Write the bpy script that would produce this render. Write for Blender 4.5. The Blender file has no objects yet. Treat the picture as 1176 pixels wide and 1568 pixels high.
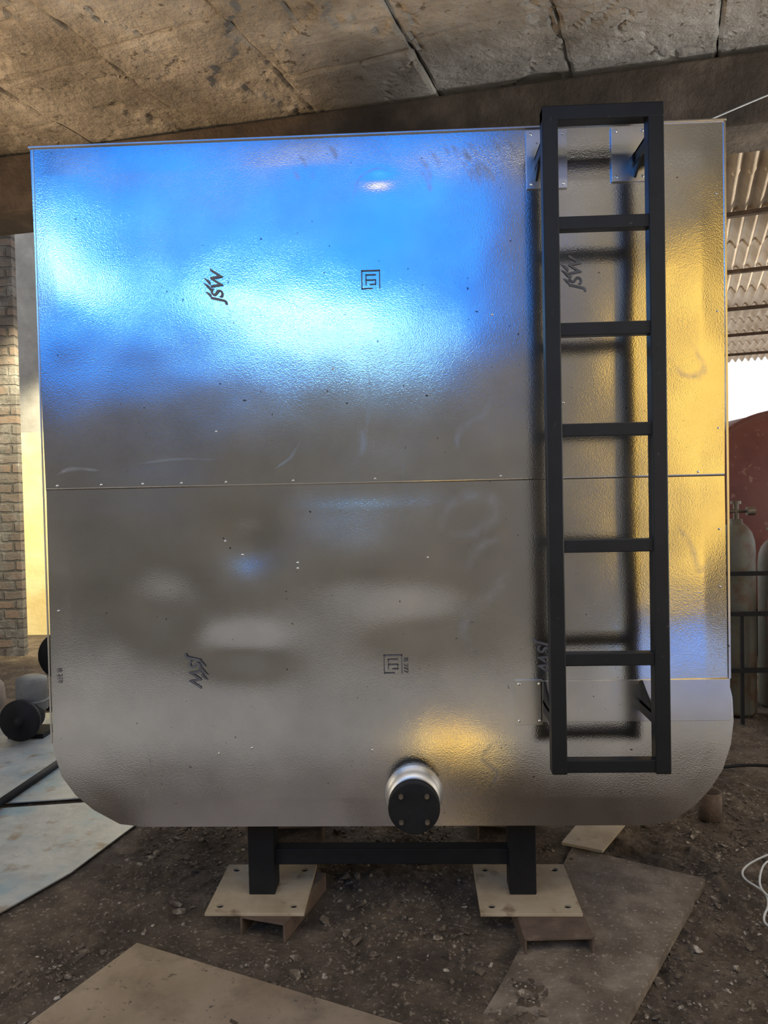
import bpy, bmesh, math, random
from mathutils import Vector, Matrix, noise
random.seed(7)
S=bpy.context.scene
COL=S.collection
S.view_settings.view_transform='Standard'

# ------------------------------------------------------------------ helpers
def link(o,parent=None):
    COL.objects.link(o)
    if parent: o.parent=parent
    return o
def mesh_obj(name,verts,faces,mat=None,parent=None,smooth=False):
    me=bpy.data.meshes.new(name); me.from_pydata([tuple(v) for v in verts],[],faces); me.update()
    o=bpy.data.objects.new(name,me)
    if mat: me.materials.append(mat)
    if smooth:
        for p in me.polygons: p.use_smooth=True
    return link(o,parent)
def bm_obj(name,bm,mat=None,parent=None,smooth=False):
    bmesh.ops.recalc_face_normals(bm,faces=bm.faces)
    me=bpy.data.meshes.new(name); bm.to_mesh(me); bm.free()
    o=bpy.data.objects.new(name,me)
    if mat: me.materials.append(mat)
    if smooth:
        for p in me.polygons: p.use_smooth=True
    return link(o,parent)
def empty(name,loc=(0,0,0)):
    e=bpy.data.objects.new(name,None); e.empty_display_size=.1; e.location=loc
    return link(e)
def bm_box(bm,x0,x1,y0,y1,z0,z1,bev=0,M=None):
    r=bmesh.ops.create_cube(bm,size=1)
    vs=r['verts']
    for v in vs:
        v.co=Vector(((x0+x1)/2+v.co.x*(x1-x0),(y0+y1)/2+v.co.y*(y1-y0),(z0+z1)/2+v.co.z*(z1-z0)))
    if bev>0:
        es=list({e for v in vs for e in v.link_edges})
        rr=bmesh.ops.bevel(bm,geom=es,offset=bev,segments=2,affect='EDGES',profile=.5)
        vs=list({v for f in rr['faces'] for v in f.verts}|{v for v in vs if v.is_valid})
    if M:
        for v in vs: v.co=M@v.co
    return vs
def box(name,x0,x1,y0,y1,z0,z1,mat,parent=None,bev=0,M=None):
    bm=bmesh.new(); bm_box(bm,x0,x1,y0,y1,z0,z1,bev,M)
    return bm_obj(name,bm,mat,parent)
def bm_cyl(bm,a,b,r0,r1=None,seg=24,cap=True):
    if r1 is None: r1=r0
    a=Vector(a);b=Vector(b);d=b-a
    q=Vector((0,0,1)).rotation_difference(d.normalized()).to_matrix().to_4x4()
    M=Matrix.Translation((a+b)/2)@q
    bmesh.ops.create_cone(bm,cap_ends=cap,segments=seg,radius1=r0,radius2=r1,depth=d.length,matrix=M)
def lathe(name,prof,mat,parent=None,loc=(0,0,0),axis='Z',seg=40):
    vs=[];fs=[]
    for (r,h) in prof:
        for i in range(seg):
            t=2*math.pi*i/seg
            p=(r*math.cos(t),r*math.sin(t),h)
            if axis=='Y': p=(p[0],h,p[1])
            vs.append((p[0]+loc[0],p[1]+loc[1],p[2]+loc[2]))
    n=len(prof)
    for j in range(n-1):
        for i in range(seg):
            k=(i+1)%seg
            fs.append((j*seg+i,j*seg+k,(j+1)*seg+k,(j+1)*seg+i))
    fs.append(tuple(range(seg))); fs.append(tuple((n-1)*seg+i for i in range(seg)))
    bm=bmesh.new()
    bv=[bm.verts.new(v) for v in vs]
    for f in fs:
        try: bm.faces.new([bv[i] for i in f])
        except: pass
    bmesh.ops.remove_doubles(bm,verts=bm.verts,dist=1e-5)
    o=bm_obj(name,bm,mat,parent)
    for p in o.data.polygons: p.use_smooth=len(p.vertices)<=4
    return o
def wire(name,pts,r,mat,parent=None,cyclic=False):
    cu=bpy.data.curves.new(name,'CURVE'); cu.dimensions='3D'; cu.bevel_depth=r; cu.bevel_resolution=3
    sp=cu.splines.new('NURBS'); sp.points.add(len(pts)-1)
    for p,q in zip(sp.points,pts): p.co=(*q,1)
    sp.use_endpoint_u=True; sp.order_u=3; sp.resolution_u=6
    o=bpy.data.objects.new(name,cu); cu.materials.append(mat)
    link(o)
    dg=bpy.context.evaluated_depsgraph_get()
    me=bpy.data.meshes.new_from_object(o.evaluated_get(dg))
    bpy.data.objects.remove(o)
    o=bpy.data.objects.new(name,me)
    for p in me.polygons: p.use_smooth=True
    return link(o,parent)

# ------------------------------------------------------------------ materials
def newmat(name):
    m=bpy.data.materials.new(name); m.use_nodes=True
    nt=m.node_tree; return m,nt,nt.nodes['Principled BSDF']
def N(nt,t,**k):
    n=nt.nodes.new(t)
    for a,b in k.items():
        if a in n.inputs: n.inputs[a].default_value=b
        else: setattr(n,a,b)
    return n
def ramp(nt,stops):
    r=nt.nodes.new('ShaderNodeValToRGB'); e=r.color_ramp.elements
    while len(e)<len(stops): e.new(.5)
    for s,(p,c) in zip(e,stops):
        s.position=p; s.color=(c,c,c,1) if not isinstance(c,tuple) else (*c,1)
    return r
def noisy(name,stops,scale=5,detail=8,rough=.8,bump=.3,bscale=None,metal=0,dist=.02,stretch=None,second=None,third=None,spec=None):
    m,nt,b=newmat(name); L=nt.links
    tc=N(nt,'ShaderNodeTexCoord'); mp=N(nt,'ShaderNodeMapping')
    L.new(tc.outputs['Object'],mp.inputs[0])
    if stretch: mp.inputs['Scale'].default_value=stretch
    n=N(nt,'ShaderNodeTexNoise',Scale=scale,Detail=detail,Roughness=.62); L.new(mp.outputs[0],n.inputs['Vector'])
    r=ramp(nt,stops); L.new(n.outputs[0],r.inputs[0]); col=r.outputs[0]
    for s2 in (second,third):
        if not s2: continue
        sc,lo,hi,c2=s2
        n2=N(nt,'ShaderNodeTexNoise',Scale=sc,Detail=6,Roughness=.6); L.new(mp.outputs[0],n2.inputs['Vector'])
        r2=ramp(nt,[(lo,0.),(hi,1.)]); L.new(n2.outputs[0],r2.inputs[0])
        mx=N(nt,'ShaderNodeMix',data_type='RGBA'); L.new(r2.outputs[0],mx.inputs[0]); L.new(col,mx.inputs[6]); mx.inputs[7].default_value=(*c2,1); col=mx.outputs[2]
    L.new(col,b.inputs['Base Color'])
    b.inputs['Metallic'].default_value=metal; b.inputs['Roughness'].default_value=rough
    if spec is not None: b.inputs['Specular IOR Level'].default_value=spec
    if bump:
        n3=N(nt,'ShaderNodeTexNoise',Scale=bscale or scale*4,Detail=8,Roughness=.65); L.new(mp.outputs[0],n3.inputs['Vector'])
        bp=N(nt,'ShaderNodeBump',Strength=bump,Distance=dist); L.new(n3.outputs[0],bp.inputs['Height']); L.new(bp.outputs[0],b.inputs['Normal'])
    return m

def galvanised(name,rough=.155,spangle=.09):
    m,nt,b=newmat(name); L=nt.links
    tc=N(nt,'ShaderNodeTexCoord')
    n=N(nt,'ShaderNodeTexNoise',Scale=3.2,Detail=7,Roughness=.58); L.new(tc.outputs['Object'],n.inputs['Vector'])
    c=ramp(nt,[(.32,(.55,.545,.535)),(.68,(.70,.695,.68))]); L.new(n.outputs[0],c.inputs[0])
    sp=N(nt,'ShaderNodeTexNoise',Scale=55,Detail=3,Roughness=.5); L.new(tc.outputs['Object'],sp.inputs['Vector'])
    sr=ramp(nt,[(.735,0.),(.755,1.)]); L.new(sp.outputs[0],sr.inputs[0])
    mx=N(nt,'ShaderNodeMix',data_type='RGBA'); L.new(sr.outputs[0],mx.inputs[0]); L.new(c.outputs[0],mx.inputs[6]); mx.inputs[7].default_value=(.16,.14,.12,1)
    L.new(mx.outputs[2],b.inputs['Base Color'])
    b.inputs['Metallic'].default_value=1.
    s=N(nt,'ShaderNodeTexNoise',Scale=1.7,Detail=3,Roughness=.5,Distortion=.6); L.new(tc.outputs['Object'],s.inputs['Vector'])
    r=ramp(nt,[(.3,rough-.01),(.7,rough+.035)]); L.new(s.outputs[0],r.inputs[0])
    mp=N(nt,'ShaderNodeMapping'); mp.inputs['Scale'].default_value=(34.,1,2.4); mp.inputs['Rotation'].default_value=(0,.45,0); L.new(tc.outputs['Object'],mp.inputs[0])
    s2=N(nt,'ShaderNodeTexNoise',Scale=3.0,Detail=2,Roughness=.45); L.new(mp.outputs[0],s2.inputs['Vector'])
    r2=ramp(nt,[(.72,0.),(.80,.07)]); L.new(s2.outputs[0],r2.inputs[0])
    ad=N(nt,'ShaderNodeMath',operation='ADD'); L.new(r.outputs[0],ad.inputs[0]); L.new(r2.outputs[0],ad.inputs[1]); L.new(ad.outputs[0],b.inputs['Roughness'])
    v=N(nt,'ShaderNodeTexNoise',Scale=240,Detail=1,Roughness=.5); L.new(tc.outputs['Object'],v.inputs['Vector'])
    bp=N(nt,'ShaderNodeBump',Strength=spangle,Distance=.003); L.new(v.outputs[0],bp.inputs['Height'])
    L.new(bp.outputs[0],b.inputs['Normal'])
    return m
M_galv=galvanised('galvanised_sheet')
M_galv2=galvanised('galvanised_patch',.25,.03)
M_collar=galvanised('galvanised_collar',.46,.05)
def smear_mat():
    m,nt,b=newmat('wiped_dust_film'); L=nt.links
    tc=N(nt,'ShaderNodeTexCoord')
    b.inputs['Base Color'].default_value=(.50,.50,.49,1); b.inputs['Metallic'].default_value=.8; b.inputs['Roughness'].default_value=.40
    n=N(nt,'ShaderNodeTexNoise',Scale=16,Detail=6,Roughness=.65); L.new(tc.outputs['Object'],n.inputs['Vector'])
    a=N(nt,'ShaderNodeAttribute'); a.attribute_name='fade'
    r=ramp(nt,[(.38,.05),(.64,.48)]); L.new(n.outputs[0],r.inputs[0])
    mu=N(nt,'ShaderNodeMath',operation='MULTIPLY'); L.new(r.outputs[0],mu.inputs[0]); L.new(a.outputs['Fac'],mu.inputs[1]); L.new(mu.outputs[0],b.inputs['Alpha'])
    return m
M_smear=smear_mat()
M_black=noisy('black_paint',[(.3,(.004,.005,.006)),(.75,(.008,.009,.011))],scale=9,rough=.5,bump=.05,second=(30,.66,.72,(.03,.028,.026)),spec=.3)
M_blackm=noisy('black_matt',[(.3,(.005,.005,.006)),(.75,(.011,.011,.012))],scale=12,rough=.65,bump=.1,spec=.25)
M_ink=noisy('stamp_ink',[(.3,(.065,.065,.07)),(.7,(.12,.12,.13))],scale=30,rough=.6,bump=0,spec=.2)
M_plate=noisy('rusty_primer_plate',[(.25,(.25,.18,.11)),(.5,(.35,.275,.18)),(.8,(.44,.37,.265))],scale=6,rough=.6,bump=.12,second=(11,.58,.70,(.18,.12,.075)))
M_plate2=noisy('worn_steel_plate',[(.25,(.17,.12,.075)),(.5,(.26,.195,.13)),(.8,(.36,.28,.20))],scale=3,rough=.5,bump=.12,metal=.2,second=(7,.50,.75,(.13,.095,.065)),third=(40,.62,.68,(.09,.07,.05)))
M_slab=noisy('dusty_slab',[(.25,(.12,.09,.065)),(.5,(.21,.165,.12)),(.8,(.32,.265,.20))],scale=7,rough=.9,bump=.6,bscale=50,second=(5,.40,.62,(.10,.074,.052)),third=(60,.58,.66,(.32,.27,.21)))
M_sheet=noisy('pale_steel_sheet',[(.2,(.24,.245,.245)),(.5,(.35,.365,.36)),(.8,(.46,.47,.45))],scale=6,rough=.45,bump=.15,metal=.3,second=(4,.5,.70,(.20,.30,.35)),third=(9,.56,.7,(.22,.18,.13)))
M_dirt=noisy('dirt_ground',[(.25,(.044,.029,.017)),(.45,(.105,.074,.047)),(.62,(.18,.132,.088)),(.8,(.31,.24,.17))],scale=6,rough=.95,bump=1.,bscale=34,dist=.045,second=(60,.57,.66,(.33,.265,.195)),third=(2.2,.50,.72,(.052,.035,.023)))
M_rubble=noisy('debris_chips',[(.3,(.05,.036,.024)),(.54,(.13,.098,.068)),(.68,(.44,.385,.31))],scale=25,rough=.9,bump=.3)
M_conc=noisy('ceiling_concrete',[(.25,(.10,.092,.080)),(.42,(.25,.235,.21)),(.58,(.39,.372,.34)),(.8,(.60,.585,.55))],scale=2.4,detail=14,rough=.92,bump=.9,bscale=16,dist=.05,second=(24,.61,.67,(.13,.115,.095)),third=(1.1,.50,.66,(.20,.18,.15)))
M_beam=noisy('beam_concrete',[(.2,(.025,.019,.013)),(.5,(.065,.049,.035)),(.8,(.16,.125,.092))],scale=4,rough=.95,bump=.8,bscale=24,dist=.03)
M_plaster=noisy('plaster_grey',[(.25,(.22,.21,.20)),(.6,(.34,.33,.31)),(.8,(.45,.43,.40))],scale=4,rough=.9,bump=.4)
M_yellow=noisy('sunlit_yellow_plaster',[(.25,(.75,.58,.24)),(.6,(.90,.75,.38)),(.8,(.92,.83,.52))],scale=3,rough=.8,bump=.3,second=(9,.66,.74,(.55,.45,.28)))  # yellow plaster, the warm light on it put into the colour
M_reflY=noisy('yellow_reflector_sheet',[(.3,(.80,.50,.02)),(.7,(.88,.60,.05))],scale=8,rough=.6,bump=.6,bscale=9)
M_reflB=noisy('blue_reflector_sheet',[(.3,(.04,.2,.7)),(.7,(.08,.3,.85))],scale=8,rough=.6,bump=.6,bscale=9)
M_blueP=noisy('blue_reflector_panel',[(.3,(.01,.13,.65)),(.7,(.02,.20,.80))],scale=2,rough=.6,bump=.1)
M_yelP=noisy('yellow_reflector_panel',[(.3,(.75,.45,.05)),(.7,(.85,.55,.08))],scale=2,rough=.6,bump=.1)
M_maroon=noisy('maroon_primer',[(.25,(.12,.038,.032)),(.6,(.19,.06,.05)),(.8,(.27,.11,.09))],scale=3,rough=.5,bump=.15,second=(14,.62,.7,(.28,.16,.12)))
M_gas=noisy('gas_cylinder_paint',[(.25,(.085,.09,.07)),(.6,(.14,.14,.11)),(.8,(.21,.19,.15))],scale=8,rough=.5,bump=.1,second=(8,.46,.64,(.10,.06,.035)))
M_grey=noisy('grey_motor_paint',[(.25,(.11,.11,.105)),(.7,(.19,.19,.18))],scale=12,rough=.55,bump=.15)
M_clay=noisy('clay_pot',[(.25,(.19,.15,.12)),(.7,(.30,.25,.20))],scale=8,rough=.85,bump=.3)
M_rust=noisy('rust',[(.25,(.06,.04,.027)),(.6,(.12,.08,.055)),(.8,(.22,.155,.11))],scale=18,rough=.85,bump=.4)
M_white=noisy('white_cable_pvc',[(.3,(.45,.45,.43)),(.7,(.55,.55,.53))],scale=20,rough=.5,bump=0)
M_hall=noisy('hall_wall',[(.25,(.22,.205,.175)),(.6,(.33,.31,.27)),(.8,(.42,.40,.355))],scale=2,rough=.9,bump=.3)
M_hfloor=noisy('reflector_floor_grey',[(.25,(.30,.285,.255)),(.6,(.43,.41,.37)),(.8,(.52,.50,.46))],scale=1.6,rough=.85,bump=.2)
M_brass=noisy('valve_metal',[(.3,(.10,.08,.06)),(.7,(.22,.19,.15))],scale=20,rough=.45,bump=0,metal=.7)

def rubble_mat():
    # weathered brick-and-mortar wall, bricks visible through crumbling render
    m,nt,b=newmat('weathered_brick'); L=nt.links
    tc=N(nt,'ShaderNodeTexCoord'); sx_=N(nt,'ShaderNodeSeparateXYZ'); L.new(tc.outputs['Object'],sx_.inputs[0])
    cx_=N(nt,'ShaderNodeCombineXYZ'); L.new(sx_.outputs['X'],cx_.inputs['X']); L.new(sx_.outputs['Z'],cx_.inputs['Y'])
    nz=N(nt,'ShaderNodeTexNoise',Scale=6,Detail=4); L.new(tc.outputs['Object'],nz.inputs['Vector'])
    ad=N(nt,'ShaderNodeMix',data_type='RGBA'); ad.inputs[0].default_value=.05; L.new(cx_.outputs[0],ad.inputs[6]); L.new(nz.outputs['Color'],ad.inputs[7])
    br=N(nt,'ShaderNodeTexBrick',Scale=1.0); L.new(ad.outputs[2],br.inputs['Vector'])
    br.inputs['Brick Width'].default_value=.26; br.inputs['Row Height'].default_value=.095; br.inputs['Mortar Size'].default_value=.014; br.inputs['Mortar Smooth'].default_value=.4
    br.inputs['Color1'].default_value=(.24,.17,.13,1); br.inputs['Color2'].default_value=(.15,.13,.115,1); br.inputs['Mortar'].default_value=(.10,.09,.08,1)
    n=N(nt,'ShaderNodeTexNoise',Scale=7,Detail=12,Roughness=.75); L.new(tc.outputs['Object'],n.inputs['Vector'])
    c=ramp(nt,[(.3,(.05,.045,.04)),(.5,(.17,.158,.145)),(.72,(.36,.34,.315))]); L.new(n.outputs[0],c.inputs[0])
    mk=N(nt,'ShaderNodeTexNoise',Scale=2.6,Detail=5,Roughness=.6); L.new(tc.outputs['Object'],mk.inputs['Vector'])
    mr=ramp(nt,[(.44,0.),(.56,1.)]); L.new(mk.outputs[0],mr.inputs[0])
    mx=N(nt,'ShaderNodeMix',data_type='RGBA'); L.new(mr.outputs[0],mx.inputs[0]); L.new(br.outputs['Color'],mx.inputs[6]); L.new(c.outputs[0],mx.inputs[7])
    L.new(mx.outputs[2],b.inputs['Base Color']); b.inputs['Roughness'].default_value=.95
    sb=N(nt,'ShaderNodeMath',operation='SUBTRACT'); L.new(n.outputs[0],sb.inputs[0]); L.new(br.outputs['Fac'],sb.inputs[1])
    bp=N(nt,'ShaderNodeBump',Strength=1.,Distance=.05); L.new(sb.outputs[0],bp.inputs['Height']); L.new(bp.outputs[0],b.inputs['Normal'])
    return m
M_rub=rubble_mat()
def roof_mat():
    m,nt,b=newmat('corrugated_roof'); L=nt.links
    tc=N(nt,'ShaderNodeTexCoord')
    n=N(nt,'ShaderNodeTexNoise',Scale=3,Detail=8,Roughness=.65); L.new(tc.outputs['Object'],n.inputs['Vector'])
    c=ramp(nt,[(.25,(.44,.33,.22)),(.55,(.72,.61,.47)),(.8,(.84,.77,.65))]); L.new(n.outputs[0],c.inputs[0])
    L.new(c.outputs[0],b.inputs['Base Color']); b.inputs['Roughness'].default_value=.8
    tr=N(nt,'ShaderNodeBsdfTranslucent'); L.new(c.outputs[0],tr.inputs[0])
    mx=N(nt,'ShaderNodeMixShader'); mx.inputs[0].default_value=.36
    L.new(b.outputs[0],mx.inputs[1]); L.new(tr.outputs[0],mx.inputs[2]); L.new(mx.outputs[0],nt.nodes['Material Output'].inputs[0])
    return m
M_roof=roof_mat()

# ------------------------------------------------------------------ TANK
tank=empty('insulated_storage_tank')
ZB,ZT,ZS=.413,2.848,1.634
Lp=[(.413,-1.0),(.423,-1.09),(.475,-1.185),(.53,-1.25),(.60,-1.30),(.70,-1.327),(1.63,-1.322),(2.848,-1.34)]
Rp=[(.413,.80),(.43,.88),(.48,.955),(.54,1.01),(.61,1.055),(.70,1.083),(.78,1.093),(.86,1.09),(.93,1.075),(1.64,1.07),(2.848,1.08)]
def interp(t,z):
    for (a,x),(b,y) in zip(t,t[1:]):
        if z<=b+1e-9: return x+(y-x)*(z-a)/(b-a)
    return t[-1][1]
def gs(x,z,cx,cz,sx,sz): return math.exp(-((x-cx)/sx)**2-((z-cz)/sz)**2)
def disp(x,z):
    d=0
    d+=.0055*noise.noise(Vector((x*1.3,z*1.6,3.1)))
    d+=.0026*noise.noise(Vector((x*3.1+5,z*3.4,8.7)))
    d+=.0007*noise.noise(Vector((x*8+1,z*8,2.7)))
    if z>ZS:
        d-=.003*math.sin(math.pi*(z-ZS)/(ZT-ZS))
        d+=.0030*gs(x,z,-.11,2.69,.055,.028)
        d+=.0011*math.sin(5.2*x+1.2)*gs(x,z,-.6,2.35,.9,.35)
    else:
        d-=.010*math.sin(math.pi*(z-ZB)/(ZS-ZB))*math.cos(x*1.1)
        d+=.017*gs(x,z,-.6,1.42,.12,.11)+.015*gs(x,z,-.9,1.2,.15,.13)+.013*gs(x,z,-.62,1.05,.16,.08)
        d-=.014*gs(x,z,-.25,1.35,.22,.16)
        d+=.010*gs(x,z,.0,1.15,.2,.10)
    e=min(x-interp(Lp,z),interp(Rp,z)-x)
    e2=min(z-ZB,ZT-z,abs(z-ZS)+.02)
    return d*min(1,max(0,e)/.08)*min(1,max(0,e2)/.10)
def face_sheet(name,z0,z1,yo,lip):
    nu=260;nv=max(40,int((z1-z0)*110))
    zs=[z0+(z1-z0)*(j/nv) for j in range(nv+1)]
    if z0==ZB: zs=[z0+(z1-z0)*((j/nv)**1.5) for j in range(nv+1)]
    vs=[];fs=[]
    for z in zs:
        l,r=interp(Lp,z),interp(Rp,z)
        for i in range(nu+1):
            x=l+(r-l)*i/nu
            vs.append((x,yo+disp(x,z),z))
    for j in range(nv):
        for i in range(nu):
            a=j*(nu+1)+i
            fs.append((a,a+1,a+nu+2,a+nu+1))
    if lip:
        b=len(vs)
        for i in range(nu+1):
            x,y,z=vs[i]; vs.append((x,y+.003,z-.0005))
        for i in range(nu): fs.append((i,b+i,b+i+1,i+1))
    return mesh_obj(name,vs,fs,M_galv,tank,smooth=True)
face_sheet('front_sheet_lower',ZB,ZS+.01,0,False)
face_sheet('front_sheet_upper',ZS,ZT,-.002,True)
DEP=1.25
ring=[(x,z) for z,x in Lp]+[(x,z) for z,x in reversed(Rp)]
vs=[];fs=[]
n=len(ring)
for y in (.001,DEP):
    for x,z in ring: vs.append((x,y,z))
for i in range(n):
    k=(i+1)%n; fs.append((i,k,n+k,n+i))
fs.append(tuple(range(n,2*n)))
sh=mesh_obj('shell',vs,fs,M_galv,tank)
bm=bmesh.new()
bm_box(bm,-1.345,1.085,-.010,.03,2.844,2.852,.002)
bm_box(bm,1.076,1.083,-.006,.0,.93,2.84)
bm_box(bm,-1.333,-1.328,-.005,.0,.72,2.84)
bm_obj('edge_flashing',bm,M_galv2,tank)
bm=bmesh.new()
def rivet(x,z,r=.0055,y=None):
    yy=disp(x,z)-.003 if y is None else y
    Mx=Matrix.Translation((x,yy,z))@Matrix.Diagonal((1,.5,1,1))
    bmesh.ops.create_uvsphere(bm,u_segments=10,v_segments=6,radius=r,matrix=Mx)
for x in (-1.28,-1.12,-.97,-.83,-.67,-.43,-.14,.30,.98): rivet(x,ZS+.016,.0042)
for x,z in ((-.42,1.36),(-.42,1.34),(.04,1.37),(-.72,.68),(.28,2.21),(-.28,2.04),(-.70,1.83),(.52,1.9),(-.68,1.44),(-.62,1.39),(-.6,.7),(-.17,.69),(-1.29,1.2),(-1.29,.95)):
    rivet(x,z,.004)
for z in (1.25,1.45,1.8,2.2,2.6): rivet(1.05,z,.0035)
bm_obj('rivets',bm,M_galv2,tank,smooth=True)
bm=bmesh.new()
for x0,x1,z0,z1 in ((.425,1.077,.785,.93),(.335,.43,.775,.935),(.405,.545,2.635,2.835),(.695,.815,2.65,2.835)):
    bm_box(bm,x0,x1,-.013,-.004,z0,z1,.001)
for x,z in ((.35,.79),(.35,.92),(.42,.79),(.42,.92),(.42,2.65),(.53,2.65),(.42,2.82),(.53,2.82),(.71,2.665),(.80,2.665),(.71,2.82),(.80,2.82)):
    rivet(x,z,.005,-.014)
bm_obj('bracket_backing_plates',bm,M_galv2,tank)

# hand-wiped dust smears on the sheet (thin films lying on the metal)
sv=[];sf=[];sa=[]
def smear(pts,w):
    P=[Vector((p[0],p[1])) for p in pts]; P=[P[0]*2-P[1]]+P+[P[-1]*2-P[-2]]
    out=[]
    for i in range(1,len(P)-2):
        for k in range(10):
            t=k/10; a,b_,c,d=P[i-1],P[i],P[i+1],P[i+2]
            out.append(.5*((2*b_)+(c-a)*t+(2*a-5*b_+4*c-d)*t*t+(3*b_-a-3*c+d)*t**3))
    out.append(P[-2]); m=len(out); base=len(sv)
    for i,p in enumerate(out):
        q=(out[min(i+1,m-1)]-out[max(i-1,0)]).normalized(); nn=Vector((-q.y,q.x))
        t=i/(m-1); ww=w*(.45+.55*math.sin(math.pi*t))*(1+.25*noise.noise(Vector((p.x*20,p.y*20,2))))
        for j in range(5):
            s_=(j-2)/2; v=p+nn*s_*ww
            sv.append((v.x,disp(v.x,v.y)-.0032,v.y)); sa.append((1-abs(s_))*min(1,4*t+.1)*min(1,4*(1-t)+.1))
    for i in range(m-1):
        for j in range(4):
            a=base+i*5+j; sf.append((a,a+1,a+6,a+5))
rs=random.Random(3)
for _ in range(20):
    x=rs.choice((rs.uniform(-.42,-.18),rs.uniform(.02,.36))); z=rs.uniform(2.70,2.82); l=rs.uniform(.04,.09)
    smear([(x,z),(x+l*.35,z-l*.5),(x+l*.5,z-l)],.014)
for pts,w in (([(.17,1.70),(.15,1.78),(.19,1.84),(.25,1.87),(.27,1.93)],.020),
              ([(-.22,1.70),(-.18,1.76),(-.19,1.85)],.020),([(-.17,1.8),(-.15,1.95),(-.16,2.05)],.012),
              ([(.08,1.47),(.13,1.56),(.24,1.58),(.28,1.52),(.20,1.45),(.12,1.46)],.036),
              ([(.14,1.10),(.20,1.18),(.29,1.27),(.33,1.34)],.032),([(.17,1.32),(.22,1.40),(.31,1.44)],.026),
              ([(.20,1.02),(.16,1.10),(.18,1.20)],.024),([(.27,.72),(.22,.66),(.27,.60),(.24,.55)],.012),
              ([(.90,1.47),(.95,1.40),(.98,1.31),(1.03,1.36)],.018),([(.88,2.05),(.94,1.98),(1.0,2.0),(.96,2.1)],.020),
              ([(-1.28,1.69),(-1.22,1.71),(-1.12,1.70)],.010),([(-.50,1.69),(-.44,1.73),(-.40,1.79)],.008),
              ([(-1.0,1.72),(-.85,1.735),(-.70,1.73)],.006),
              ([(-.2,2.62),(-.17,2.70),(-.10,2.73),(-.04,2.70)],.007),
              ([(-.98,.70),(-.97,.60),(-.99,.52)],.012)):
    smear(pts,w)
so=mesh_obj('wiped_smears',sv,sf,M_smear,tank,smooth=True)
at=so.data.attributes.new('fade','FLOAT','POINT'); at.data.foreach_set('value',sa)

def markM(x,z,rot):
    return Matrix.Translation((x,disp(x,z)-.0055,z))@Matrix.Rotation(math.radians(-rot),4,'Y')@Matrix.Rotation(math.radians(90),4,'X')
def stamp_text(name,txt,x,z,size,rot=-90,shear=0,bold=1):
    cu=bpy.data.curves.new(name,'FONT'); cu.body=txt; cu.size=size; cu.align_x='CENTER'; cu.align_y='CENTER'; cu.offset=.0022*size/.08*bold; cu.shear=shear
    o=bpy.data.objects.new(name,cu); link(o)
    dg=bpy.context.evaluated_depsgraph_get()
    me=bpy.data.meshes.new_from_object(o.evaluated_get(dg)); bpy.data.objects.remove(o)
    me.transform(markM(x,z,rot)); me.materials.clear(); me.materials.append(M_ink)
    o=bpy.data.objects.new(name,me); return link(o,tank)
def swoosh(name,x,z,s,rot):
    vs=[];fs=[];M=markM(x,z,rot)
    for (ox,oy,ln) in ((-.30,.75,1.3),(.25,.75,1.2),(-.95,.70,1.0)):
        b=len(vs);m=8
        for i in range(m+1):
            t=i/m
            cx=ox+ln*.60*t; cy=oy+.55*t*t*ln
            w=.12*math.sin(math.pi*min(1,t*.96+.04))
            for sg in (-1,1): vs.append(M@Vector((s*(cx-sg*w*.5),s*(cy+sg*w),0)))
        for i in range(m): fs.append((b+2*i,b+2*i+1,b+2*i+3,b+2*i+2))
    return mesh_obj(name,vs,fs,M_ink,tank)
for i,(x,z,r) in enumerate(((-.68,2.335,90),(.57,2.34,90),(-.80,.98,-90),(.435,1.02,-90))):
    stamp_text('stamp_lettering_%d'%i,'JSW',x,z,.062,rot=r,shear=.25,bold=.7)
    swoosh('stamp_swoosh_%d'%i,x,z,.036,r)
def square_mark(name,x,z,s):
    bm=bmesh.new(); y=disp(x,z)-.0055
    def seg(a,b,c,d): bm_box(bm,x+a*s,x+c*s,y-.0002,y+.0002,z+b*s,z+d*s)
    w=.055
    for (a,b,c,d) in ((-.5,-.5,-.5+w,.5),(.5-w,-.5,.5,.5),(-.5,.5-w,.5,.5),(-.5,-.5,.1,-.5+w),
                      (-.28,-.28,-.28+w,.28),(-.28,.28-w,.28,.28),(-.28,-.05,.28,-.05+w),(.28-w,-.28,.28,.0),(-.05,-.28,.28,-.28+w)):
        seg(a,b,c,d)
    bm_obj(name,bm,M_ink,tank)
square_mark('standards_mark_0',-.14,2.345,.066); square_mark('standards_mark_1',-.09,.995,.066)
for i,(x,z) in enumerate(((-.045,.99),(-1.295,.965))):
    stamp_text('stamp_number_%d'%i,'IS 277',x,z,.022,bold=.5)

fx,fz=-.025,.53
lathe('nozzle_collar',[(.104,.004),(.103,-.004),(.098,-.02),(.088,-.058),(.060,-.062),(.058,-.05)],M_collar,tank,(fx,0,fz),'Y',48)
lathe('nozzle_neck',[(.056,.0),(.056,-.10)],M_blackm,tank,(fx,0,fz),'Y',40)
lathe('nozzle_flange',[(.085,-.092),(.088,-.095),(.088,-.108),(.085,-.110),(.084,-.111),(.088,-.113),(.088,-.13),(.085,-.133)],M_blackm,tank,(fx,0,fz),'Y',56)
bm=bmesh.new()
for k in range(4):
    a=math.radians(45+90*k); bx,bz=fx+.062*math.cos(a),fz+.062*math.sin(a)
    bm_cyl(bm,(bx,-.130,bz),(bx,-.143,bz),.009,seg=6); bm_cyl(bm,(bx,-.143,bz),(bx,-.149,bz),.005,seg=12)
bm_obj('flange_bolts',bm,M_brass,tank)

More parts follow.
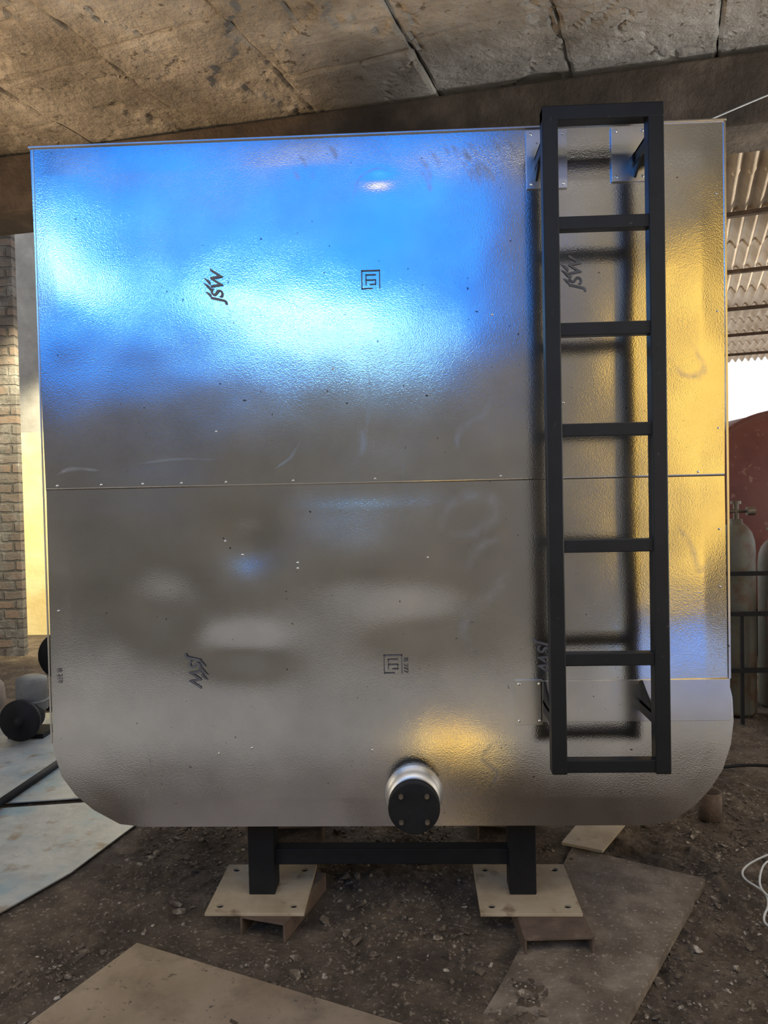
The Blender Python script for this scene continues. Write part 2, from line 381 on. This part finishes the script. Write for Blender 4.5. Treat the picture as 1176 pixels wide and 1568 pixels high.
bm=bmesh.new()
yl0,yl1=-.195,-.145
bm_box(bm,.430,.480,yl0,yl1,.665,2.825,.004)
bm_box(bm,.765,.815,yl0,yl1,.665,2.825,.004)
bm_box(bm,.430,.815,yl0-.001,yl1+.001,2.780,2.827,.004)
for z in (2.455,2.115,1.790,1.413,1.042,.690):
    bm_box(bm,.475,.770,yl0+.005,yl1-.005,z-.021,z+.021,.003)
for x in (.455,.79):
    for z,s in ((2.735,1),(.855,-1)):
        bm_box(bm,x-.022,x+.022,yl1-.003,-.012,z-.004,z+.004)
        bm_box(bm,x-.022,x-.015,yl1-.003,-.012,z-.035,z+.004)
        v=[bm.verts.new(p) for p in ((x-.02,yl1,z),(x-.02,-.012,z),(x-.02,-.012,z-.075*s),(x-.012,yl1,z),(x-.012,-.012,z),(x-.012,-.012,z-.075*s))]
        for f in ((0,1,2),(5,4,3),(0,3,4,1),(1,4,5,2),(2,5,3,0)): bm.faces.new([v[i] for i in f])
bm_cyl(bm,(.79,-.03,2.72),(.79,-.0,2.72),.03,seg=20)
bm_obj('access_ladder',bm,M_black,tank)

def leg_pair(tag,y0):
    bm=bmesh.new()
    for x0 in (-.662,.325):
        bm_box(bm,x0,x0+.1,y0,y0+.1,.082,.44,.004)
    bm_box(bm,-.565,.33,y0+.02,y0+.08,.188,.248,.004)
    bm_obj('leg_frame_'+tag,bm,M_blackm,tank)
leg_pair('front',.155); leg_pair('rear',.95)
def base_plate(name,x0,y0,s=.365,z0=.070,z1=.082):
    bm=bmesh.new(); bm_box(bm,x0,x0+s,y0,y0+s,z0,z1,.0015)
    o=bm_obj(name,bm,M_plate,tank)
    cb=bmesh.new()
    for dx in (.045,s-.045):
        for dy in (.05,s-.045): bm_cyl(cb,(x0+dx,y0+dy,z0-.02),(x0+dx,y0+dy,z1+.02),.0145,seg=20)
    c=bm_obj('cut',cb)
    md=o.modifiers.new('holes','BOOLEAN'); md.object=c; md.operation='DIFFERENCE'; md.solver='EXACT'
    dg=bpy.context.evaluated_depsgraph_get()
    me=bpy.data.meshes.new_from_object(o.evaluated_get(dg)); o.modifiers.clear(); o.data=me
    bpy.data.objects.remove(c)
    bm=bmesh.new()
    for dx in (.045,s-.045):
        for dy in (.05,s-.045): bm_cyl(bm,(x0+dx,y0+dy,z0-.001),(x0+dx,y0+dy,z0+.003),.0143,seg=20)
    bm_obj(name+'_hole_dark_discs',bm,M_blackm,tank)  # black discs put the shade inside the bolt holes into colour
for i,(x,y) in enumerate(((-.798,.028),(.204,.028),(-.798,.82),(.204,.82))): base_plate('base_plate_%d'%i,x,y)
def packer(name,cx,cy,ang,w,l,h,mat):
    bm=bmesh.new(); M=Matrix.Translation((cx,cy,0))@Matrix.Rotation(math.radians(ang),4,'Z')
    bm_box(bm,-w/2,w/2,-l/2,l/2,h-.008,h,.001,M)
    bm_box(bm,-w/2,-w/2+.008,-l/2,l/2,.0,h-.004,.001,M)
    bm_box(bm,w/2-.008,w/2,-l/2,l/2,.0,h-.004,.001,M)
    bm_obj(name,bm,mat)
packer('steel_channel_packer',-.53,.19,-16,.18,.38,.069,M_rust)
packer('steel_channel_packer',.45,.13,3,.24,.46,.069,M_rust)
packer('steel_channel_packer',-.6,.99,5,.26,.42,.069,M_rust)
packer('steel_channel_packer',.4,.99,-5,.26,.42,.069,M_rust)

# ------------------------------------------------------------------ FLOOR
def axis_vals(segs):
    out=[]
    for a,b,n in segs: out+= [a+(b-a)*i/n for i in range(n)]
    out.append(segs[-1][1]); return out
XS=axis_vals([(-7,-3,16),(-3,2.4,500),(2.4,12,40)])
YS=axis_vals([(-6,-1,20),(-1,1.6,330),(1.6,4,90),(4,14,30)])
def sst(a,b,t):
    t=max(0,min(1,(t-a)/(b-a))); return t*t*(3-2*t)
def hgt(x,y):
    v=Vector((x,y,0))
    h=.024*noise.noise(v*2.1)+.024*noise.noise(v*6.3+Vector((3,1,0)))+.022*abs(noise.noise(v*13))+.015*abs(noise.noise(v*30))
    h-=.018
    xl=.38+.33*(y+.42)
    if y<.75: h+=.030*sst(xl+.10,xl-.12,x)*sst(-1.0,-.3,x)+(-.019)*sst(xl,xl+.15,x)*(x<1.2)
    for cx,cy,r in ((-.6,.2,.36),(.42,.2,.36),(-.6,1,.35),(.4,1,.35)):
        d=math.hypot(x-cx,y-cy)
        if d<r+.12: h=h*max(0,min(1,(d-r)/.12))-.004*(1 if d<r else 0)
    if y>-.1 and y<3.2:
        k=sst(-1.35,-1.47,x); h=h*(1-k)-.008*k
    return h
def near(x,y): return -3.2<x<2.6 and -1.2<y<4.2
vs=[];fs=[]
for y in YS:
    for x in XS: vs.append((x,y,hgt(x,y) if near(x,y) else -.004))
nx=len(XS)
for j in range(len(YS)-1):
    for i in range(nx-1):
        a=j*nx+i; fs.append((a,a+1,a+nx+1,a+nx))
mesh_obj('floor',vs,fs,M_dirt,smooth=True)

def poly_plate(name,pts,z0,z1,mat):
    bm=bmesh.new(); vv=[bm.verts.new((x,y,z0)) for x,y in pts]
    f=bm.faces.new(vv); r=bmesh.ops.extrude_face_region(bm,geom=[f])
    for v in r['geom']:
        if isinstance(v,bmesh.types.BMVert): v.co.z=z1
    return bm_obj(name,bm,mat)
poly_plate('steel_plate',[(-1.01,-.08),(-.15,-.445),(.3,-.64),(.0,-1.5),(-1.5,-1.2)],.028,.036,M_plate2)
poly_plate('floor_slab',[(.66,.68),(.73,.65),(1.14,.41),(.60,-.42),(.30,-.88),(-.05,-.85),(.25,-.25)],-.02,.014,M_slab)
poly_plate('pale_steel_sheet',[(-3.3,-.35),(-1.95,-.3),(-1.64,.16),(-1.50,.48),(-1.38,1.02),(-1.75,1.22),(-2.35,1.12),(-3.2,.95)],.002,.008,M_sheet)
poly_plate('pale_steel_sheet',[(-3.3,1.0),(-2.4,1.16),(-1.80,1.26),(-1.5,1.15),(-1.5,2.1),(-2.3,2.9),(-3.4,2.8)],.010,.016,M_sheet)
poly_plate('timber_board',[(.62,.70),(.78,.62),(1.02,1.0),(.85,1.1)],.018,.03,M_plate)
poly_plate('unseen_reflector_floor',[(-4.95,-5.55),(5.55,-5.55),(5.55,-1.55),(-4.95,-1.55)],-.02,.001,M_hfloor)  # unseen pale floor, added to brighten the reflection in the lower sheet
bm=bmesh.new(); bm_cyl(bm,(-2.19,1.0,.036),(-2.14,1.95,.036),.02,seg=16); bm_obj('black_pipe',bm,M_blackm,smooth=True)
poly_plate('yellow_reflector_sheet',[(.10,-1.74),(.18,-1.68),(.33,-1.76),(.35,-1.94),(.22,-2.06),(.10,-1.96)],.002,.012,M_reflY)  # unseen yellow sheet, added for the yellow spot reflected low on the tank
poly_plate('blue_reflector_sheet',[(2.0,-3.9),(3.3,-3.8),(3.4,-5.0),(2.2,-5.1)],.002,.012,M_reflB)  # unseen blue sheet, added for the blue reflection at lower right

ico=bmesh.new(); bmesh.ops.create_icosphere(ico,subdivisions=1,radius=.5); iv=[v.co.copy() for v in ico.verts]; ifc=[[v.index for v in f.verts] for f in ico.faces]; ico.free()
dv=[];df=[]
def blocked(x,y):
    for x0,x1,y0,y1 in ((-.83,-.38,-.1,.45),(.18,.62,-.14,.45),(-.83,-.4,.75,1.25),(.15,.6,.75,1.25),(1.3,1.48,.93,1.11),(.58,1.06,.58,1.14)):
        if x0<x<x1 and y0<y<y1: return True
    if x>1.15 and y>1.45: return True
    if y<-.05 and -1.55<x<.35 and y<-.08-.43*(x+1.01)+.02 and x>-1.01-.5*(-.08-y): return True
    return False
def chip(x,y,s):
    z=hgt(x,y)
    M=Matrix.Translation((x,y,z+s*.15))@Matrix.Rotation(random.uniform(0,6.3),4,'Z')@Matrix.Rotation(random.uniform(-.6,.6),4,'X')@Matrix.Diagonal((s*random.uniform(.6,1.5),s*random.uniform(.5,1),s*random.uniform(.2,.7),1))
    b=len(dv)
    for v in iv: dv.append(M@v+Vector([random.uniform(-.12,.12)*s for _ in range(3)]))
    for f in ifc: df.append([b+i for i in f])
for _ in range(26000):
    x=random.uniform(-1.45,2.3);y=random.uniform(-.7,2.4)
    if noise.noise(Vector((x*1.6,y*1.6,5)))<-.02 and random.random()<.75: continue
    if (x<-1.3 and y>0) or blocked(x,y): continue
    s=random.choice((.004,.006,.007,.009,.012,.018)) if random.random()<.982 else random.choice((.03,.045))
    chip(x,y,s)
mesh_obj('rubble_debris',dv,df,M_rubble)

lathe('rusty_pipe_offcut',[(.05,.0),(.055,.002),(.055,.13),(.048,.13),(.047,.01)],M_rust,None,(1.39,1.02,-.002),'Z',28)
wire('white_cable',[(1.75,.75,.02),(1.5,.62,.02),(1.33,.5,.02),(1.28,.40,.02),(1.33,.30,.02),(1.30,.20,.02),(1.24,.12,.02),(1.22,.05,.025),(1.3,-.02,.02),(1.5,-.05,.02)],.004,M_white)
wire('white_cable',[(1.7,.68,.03),(1.45,.55,.03),(1.36,.42,.03),(1.30,.28,.03),(1.35,.16,.03),(1.5,.1,.03)],.004,M_white)
wire('black_hose',[(1.2,1.75,.02),(1.6,1.6,.02),(1.9,1.7,.02),(2.3,1.5,.02),(2.6,1.6,.02)],.009,M_blackm)
wire('overhead_wire',[(.80,.75,3.06),(.98,.55,3.0),(1.2,.45,3.06),(1.6,.35,3.18),(2.6,.2,3.38)],.003,M_white)

# ------------------------------------------------------------------ CEILING (precast slabs)
A=math.radians(-18.5)
Rz=Matrix.Rotation(A,4,'Z'); Ri=Rz.inverted()
pitch=.585
bm=bmesh.new()
sx=(Ri@Vector((-.69,.20,0))).x
for k in range(-9,12):
    x0=sx+k*pitch
    v=-3.2+random.uniform(-.5,.2)
    if k==-1: v=(Ri@Vector((-.86,.26,0))).y-2.4
    if k==1: v=(Ri@Vector((.15,.385,0))).y-2.4
    while v<4.2:
        ln=1.2
        c=Rz@Vector((x0+pitch/2,v+ln/2,0))
        yb=1.21-.19*(c.x+2.10)
        if c.y<yb+.75 and c.y>-.72:
            dz=random.uniform(-.014,.014)
            M=Rz@Matrix.Translation((x0+pitch/2,v+ln/2,3.45+dz))@Matrix.Rotation(random.uniform(-.014,.014),4,'Y')@Matrix.Rotation(random.uniform(-.006,.006),4,'X')
            nxx,nyy=36,72; g=[]
            for j in range(nyy+1):
                row=[]
                for i in range(nxx+1):
                    px_=-pitch/2+.002+(pitch-.004)*i/nxx; py_=-ln/2+.002+(ln-.004)*j/nyy; pz_=-.05
                    q=M@Vector((px_,py_,pz_))
                    if i in(0,nxx): q.x+=.006*noise.noise(Vector((q.x*9,q.y*14,k)))
                    if j in(0,nyy): q.y+=.006*noise.noise(Vector((q.x*14,q.y*9,k+9)))
                    q.z+=.008*noise.noise(Vector((q.x*4,q.y*4,1)))+.0025*noise.noise(Vector((q.x*19,q.y*19,1)))
                    q.z+=.014*sst(.28,.34,noise.noise(Vector((q.x*2.6,q.y*2.6,7)))+.18*noise.noise(Vector((q.x*14,q.y*14,7))))
                    cr=abs(noise.noise(Vector((q.x*1.7,q.y*1.7,21)))+.12*noise.noise(Vector((q.x*9,q.y*9,3))))
                    q.z+=.014*max(0,1-cr/.02)
                    if i in(0,nxx) or j in(0,nyy): q.z+=.003+.022*max(0,noise.noise(Vector((q.x*7,q.y*7,4))))
                    row.append(bm.verts.new(q))
                g.append(row)
            for j in range(nyy):
                for i in range(nxx): bm.faces.new((g[j][i],g[j+1][i],g[j+1][i+1],g[j][i+1]))
            edge=[g[0][i] for i in range(nxx+1)]+[g[j][nxx] for j in range(1,nyy+1)]+[g[nyy][i] for i in range(nxx-1,-1,-1)]+[g[j][0] for j in range(nyy-1,0,-1)]
            top=[bm.verts.new((q.co.x,q.co.y,3.515)) for q in edge]
            m_=len(edge)
            for i in range(m_): bm.faces.new((edge[i],edge[(i+1)%m_],top[(i+1)%m_],top[i]))
        v+=ln
bm_obj('ceiling',bm,M_conc)
bd=Vector((1,-.19,0)).normalized(); ang=math.atan2(bd.y,bd.x)
MB=Matrix.Translation((0,.815,0))@Matrix.Rotation(ang,4,'Z')
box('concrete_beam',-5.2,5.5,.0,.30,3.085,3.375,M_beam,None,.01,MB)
box('ceiling_topping',-5.4,5.6,-1.6,1.6,3.52,3.60,M_beam,None,0,Matrix.Translation((0,.4,0)))

# ------------------------------------------------------------------ HALL BEHIND CAMERA
def wall_with_holes(name,x0,x1,z0,z1,y0,y1,holes,mat):
    xs=sorted({x0,x1}|{h[0] for h in holes}|{h[1] for h in holes}); zs=sorted({z0,z1}|{h[2] for h in holes}|{h[3] for h in holes})
    bm=bmesh.new()
    for a,b in zip(xs,xs[1:]):
        for c,d in zip(zs,zs[1:]):
            cx,cz=(a+b)/2,(c+d)/2
            if any(h[0]<cx<h[1] and h[2]<cz<h[3] for h in holes): continue
            bm_box(bm,a,b,y0,y1,c,d)
    return bm_obj(name,bm,mat)
wall_with_holes('wall_back',-5,5.6,0,5.8,-5.8,-5.6,[(-4.95,1.2,3.0,5.6),(2.5,4.2,.3,4.6)],M_hall)
box('wall_left',-5.2,-5.0,-5.8,5.4,0,5.8,M_hall)
box('wall_right',5.6,5.8,-5.8,-.2,0,5.8,M_hall)
box('ceiling_hall',-5.2,5.8,-5.8,-1.0,5.8,5.9,M_hall)
box('wall_bulkhead',-5.0,5.6,-1.2,-1.1,3.61,5.8,M_hall)
refl_grp=empty('reflection_window_1')  # invented window, its blue panel added for the tank to reflect
bm=bmesh.new()
for x in (-4.95,-3.0,-1.6,-.2,1.15): bm_box(bm,x,x+.05,-5.75,-5.7,3.0,5.6)
for z in (3.0,5.55): bm_box(bm,-4.95,1.2,-5.75,-5.7,z,z+.05)
bm_obj('frame',bm,M_blackm,refl_grp)
box('blue_panel',-4.95,1.2,-5.79,-5.77,3.0,5.6,M_blueP,refl_grp)
refl_grp=empty('reflection_door_1')  # invented door, its yellow panel added for the tank to reflect
bm=bmesh.new()
for x in (2.5,4.15): bm_box(bm,x,x+.05,-5.75,-5.7,.3,4.6)
for z in (.3,4.55): bm_box(bm,2.5,4.2,-5.75,-5.7,z,z+.05)
bm_obj('frame',bm,M_blackm,refl_grp)
box('yellow_panel',2.5,4.2,-5.79,-5.77,.3,4.6,M_yelP,refl_grp)

# ------------------------------------------------------------------ LEFT REAR
box('wall_rear_left',-5.0,-4.06,5.0,5.08,-.05,4.9,M_rub)
box('wall_rear_plaster',-4.85,-3.0,6.2,6.4,2.40,5.2,M_plaster)
box('wall_rear_yellow',-4.85,-3.0,6.2,6.4,-.05,2.40,M_yellow)

pump=empty('pump_unit')
px,py,pz=-2.62,2.35,.017
lathe('motor_body',[(.085,.16),(.10,.17),(.10,.36),(.095,.385),(.05,.40),(.02,.405)],M_grey,pump,(px,py,pz),'Z',32)
lathe('motor_band',[(.100,.22),(.106,.222),(.106,.238),(.100,.24)],M_grey,pump,(px,py,pz),'Z',32)
lathe('pump_casing',[(.09,.0),(.10,-.02),(.10,-.12),(.06,-.14)],M_blackm,pump,(px,py,pz+.14),'Y',32)
lathe('black_flange',[(.06,-.16),(.135,-.165),(.135,-.19),(.12,-.20),(.03,-.20),(.03,-.23),(.0,-.23)],M_blackm,pump,(px+.01,py,pz+.145),'Y',40)
box('pump_foot',px-.12,px+.12,py-.1,py+.12,pz,pz+.03,M_blackm,pump)
pul=empty('pulley_wheel_stand')
lathe('pulley_wheel',[(.04,.0),(.17,.01),(.18,.02),(.165,.04),(.18,.06),(.17,.07),(.04,.08),(.0,.08)],M_blackm,pul,(-2.72,2.98,.41),'Y',40)
bm=bmesh.new(); bm_box(bm,-2.74,-2.70,3.06,3.12,-.01,.43); bm_box(bm,-2.85,-2.6,3.0,3.2,-.01,.02); bm_obj('stand',bm,M_blackm,pul)
lathe('clay_pot',[(.10,.0),(.19,.06),(.24,.18),(.23,.30),(.15,.40),(.12,.42),(.135,.45),(.12,.45)],M_clay,None,(-3.11,2.42,.017),'Z',36)

# ------------------------------------------------------------------ RIGHT REAR
Rr=Matrix.Rotation(math.radians(-19),4,'Z')
def corr_row(bm,v0,v1,u0,u1,za,zb):
    n=int((u1-u0)/.009); prev=None
    for i in range(n+1):
        u=u0+(u1-u0)*i/n; w=.022*math.sin(2*math.pi*u/.072)
        va=max(v0,1.16+.145*u)
        if va>=v1-.01: prev=None; continue
        a=bm.verts.new(Rr@Vector((u,va,za+w))); b=bm.verts.new(Rr@Vector((u,v1,zb+w)))
        if prev: bm.faces.new((prev[0],a,b,prev[1]))
        prev=(a,b)
bm=bmesh.new()
v=.95; step=.62
while v<7.4:
    corr_row(bm,v,v+step+.05,-.6,5.2,3.145,3.13); v+=step
bm_obj('corrugated_roof',bm,M_roof,None,smooth=True)
bm=bmesh.new()
v=2.12
while v<7.4:
    vs_=bm_box(bm,-.6,5.2,v,v+.035,3.08,3.105)
    for q in vs_: q.co=Rr@q.co
    v+=1.24
bm_obj('roof_purlins',bm,M_rust)
ves=empty('maroon_pressure_vessel')
lathe('dished_shell',[(.9,2.5),(.9,.0),(.88,-.10),(.80,-.18),(.6,-.27),(.35,-.32),(.0,-.34)],M_maroon,ves,(3.32,4.3,1.36),'Y',72)
lathe('weld_rim',[(.90,.03),(.915,.02),(.915,-.02),(.90,-.03)],M_maroon,ves,(3.32,4.3,1.36),'Y',72)
bm=bmesh.new()
for y in (4.6,6.3): bm_box(bm,2.7,3.94,y,y+.12,-.02,.62)
bm_obj('saddles',bm,M_blackm,ves)
def gas_cyl(x,y,r,h,mat):
    e=empty('gas_cylinder',(0,0,0))
    lathe('body',[(r*.9,.0),(r,.02),(r,h*.80),(r*.96,h*.845),(r*.82,h*.885),(r*.58,h*.915),(r*.36,h*.93),(r*.34,h*.95),(.0,h*.95)],mat,e,(x,y,-.004),'Z',32)
    bm=bmesh.new()
    bm_cyl(bm,(x,y,h*.94),(x,y,h*1.02),.018,seg=12); bm_cyl(bm,(x,y,h*1.02),(x,y,h*1.035),.035,seg=14)
    bm_cyl(bm,(x-.06,y,h*.985),(x+.07,y-.01,h*.985),.012,seg=10); bm_cyl(bm,(x+.05,y-.06,h*.985),(x+.1,y-.06,h*.985),.03,seg=14)
    bm_obj('valve',bm,M_brass,e)
gas_cyl(2.25,2.78,.125,1.44,M_gas)
gas_cyl(2.60,2.95,.12,1.30,M_gas)
gas_cyl(2.52,2.67,.10,.98,M_maroon)
bm=bmesh.new()
for z in (1.01,.74,.36): bm_box(bm,1.95,3.2,2.48,2.51,z-.014,z+.014)
for x in (1.965,2.17,2.36,2.62,2.9,3.18): bm_box(bm,x-.011,x+.011,2.50,2.52,-.01,.75 if x not in(1.965,3.18) else 1.02)
bm_obj('cylinder_rack',bm,M_blackm)
box('wall_rear',.5,12,9.5,9.7,-.05,2.45,noisy('compound_wall',[(.25,(.40,.24,.12)),(.7,(.58,.40,.24))],scale=3,rough=.9,bump=.3))
bm=bmesh.new(); bm_cyl(bm,(5.0,9.95,0),(5.0,9.95,4.2),.05); bm_box(bm,4.9,5.1,9.85,10.05,-.01,.1); bm_obj('rear_post',bm,M_plaster)

# ------------------------------------------------------------------ LIGHTS
def area(name,loc,size,sy,power,col,target):
    l=bpy.data.lights.new(name,'AREA'); l.shape='RECTANGLE'; l.size=size; l.size_y=sy; l.energy=power; l.color=col
    o=bpy.data.objects.new(name,l); o.location=loc
    d=Vector(target)-Vector(loc); o.rotation_euler=d.to_track_quat('-Z','Y').to_euler(); return link(o)
area('blue_reflection_area',(-2.05,-5.62,4.28),5.7,2.5,84,(.0,.23,1.),(-2.05,0,4.28))  # added area light, gives the upper sheet its blue reflection
def strip(name,x0,z0,x1,z1,h,power,col):
    l=bpy.data.lights.new(name,'AREA'); l.shape='RECTANGLE'; L=math.hypot(x1-x0,z1-z0); l.size=L; l.size_y=h; l.energy=power; l.color=col
    o=bpy.data.objects.new(name,l); 
    X=Vector((x1-x0,0,z1-z0)).normalized(); Z=Vector((0,-1,0)); Y=Z.cross(X)
    o.matrix_world=Matrix.Translation(((x0+x1)/2,-5.55,(z0+z1)/2))@Matrix((X,Y,Z)).transposed().to_4x4()
    return link(o)
strip('reflection_strip_a',-4.6,4.35,-3.3,4.0,.18,14,(.40,.87,1.))  # added strip light for the left white highlight, no opening here
strip('reflection_strip_b',-2.4,3.75,.0,3.2,.13,17,(.40,.87,1.))  # second added strip light, makes the slanted highlight band
area('yellow_reflection_area',(3.35,-5.62,2.4),1.5,3.7,26,(1.,.64,.15),(3.35,0,2.4))  # added area light for the yellow reflection right of the ladder
area('hall_fill',(0,-3.8,5.7),7,2.6,175,(1.,.95,.87),(0,-3.8,0))  # added overhead fill for the general brightness
area('side_fill_right',(5.4,-2.2,1.9),2.5,2.8,115,(1.,.92,.80),(0,-.5,1.5))  # added fill from the right, no opening there
area('side_fill_left',(-4.9,-2.2,1.6),2.5,2.4,115,(1.,.86,.66),(-1,.2,1.5))  # added fill from the left, no opening there
def spot(name,loc,tgt,power,col,ang,blend=.4,r=.05):
    l=bpy.data.lights.new(name,'SPOT'); l.energy=power; l.color=col; l.spot_size=math.radians(ang); l.spot_blend=blend; l.shadow_soft_size=r
    o=bpy.data.objects.new(name,l); o.location=loc; o.rotation_euler=(Vector(tgt)-Vector(loc)).to_track_quat('-Z','Y').to_euler(); return link(o)
spot('lamp_warm_ceiling',(-3.9,-1.1,1.4),(-1.7,-.1,3.4),700,(1.,.63,.31),62,.95,.35)
spot('ceiling_fill',(4.4,-1.2,1.3),(.1,-.2,3.4),500,(1.,.98,.94),66,.95,.35)  # added spot brightening the ceiling, not a fitted lamp
spot('yellow_sheet_spot',(.4,-3.4,5.4),(.22,-1.87,0),4800,(1.,.76,.24),6.0,.5,.02)  # added spot lighting the yellow sheet for its reflection
spot('blue_sheet_spot',(2.8,-3.0,5.2),(2.75,-4.5,0),3000,(.45,.72,1.),22,.3,.02)  # added spot lighting the blue sheet for its reflection
spot('yellow_wall_sun_fill',(-3.0,4.2,4.2),(-3.9,6.2,1.3),1500,(1.,.88,.56),60,.5,.1)  # added spot standing in for sunlight on the yellow wall
spot('roof_ridge_fill',(5.5,2.6,2.2),(1.9,2.0,3.15),900,(1.,.88,.72),60,.6,.1)  # added grazing spot that brightens the roof and shades its ridges

w=bpy.data.worlds.new('world'); S.world=w; w.use_nodes=True
bg=w.node_tree.nodes['Background']; bg.inputs[0].default_value=(.94,.96,1.,1); bg.inputs[1].default_value=1.6

# ------------------------------------------------------------------ CAMERA
f,yaw,pit,rol=1171.664,-.0412,.0251,.0211
cd=bpy.data.cameras.new('camera'); cd.sensor_fit='VERTICAL'; cd.sensor_height=24; cd.lens=f/1568*24; cd.clip_start=.05
cam=bpy.data.objects.new('camera',cd); link(cam)
fw=Vector((math.sin(yaw)*math.cos(pit),math.cos(yaw)*math.cos(pit),-math.sin(pit)))
rt=Vector((math.cos(yaw),-math.sin(yaw),0)); up=rt.cross(fw)
r2=rt*math.cos(rol)-up*math.sin(rol); u2=rt*math.sin(rol)+up*math.cos(rol)
cam.matrix_world=Matrix.Translation((0,-2.6945,1.6))@Matrix((r2,u2,-fw)).transposed().to_4x4()
S.camera=cam
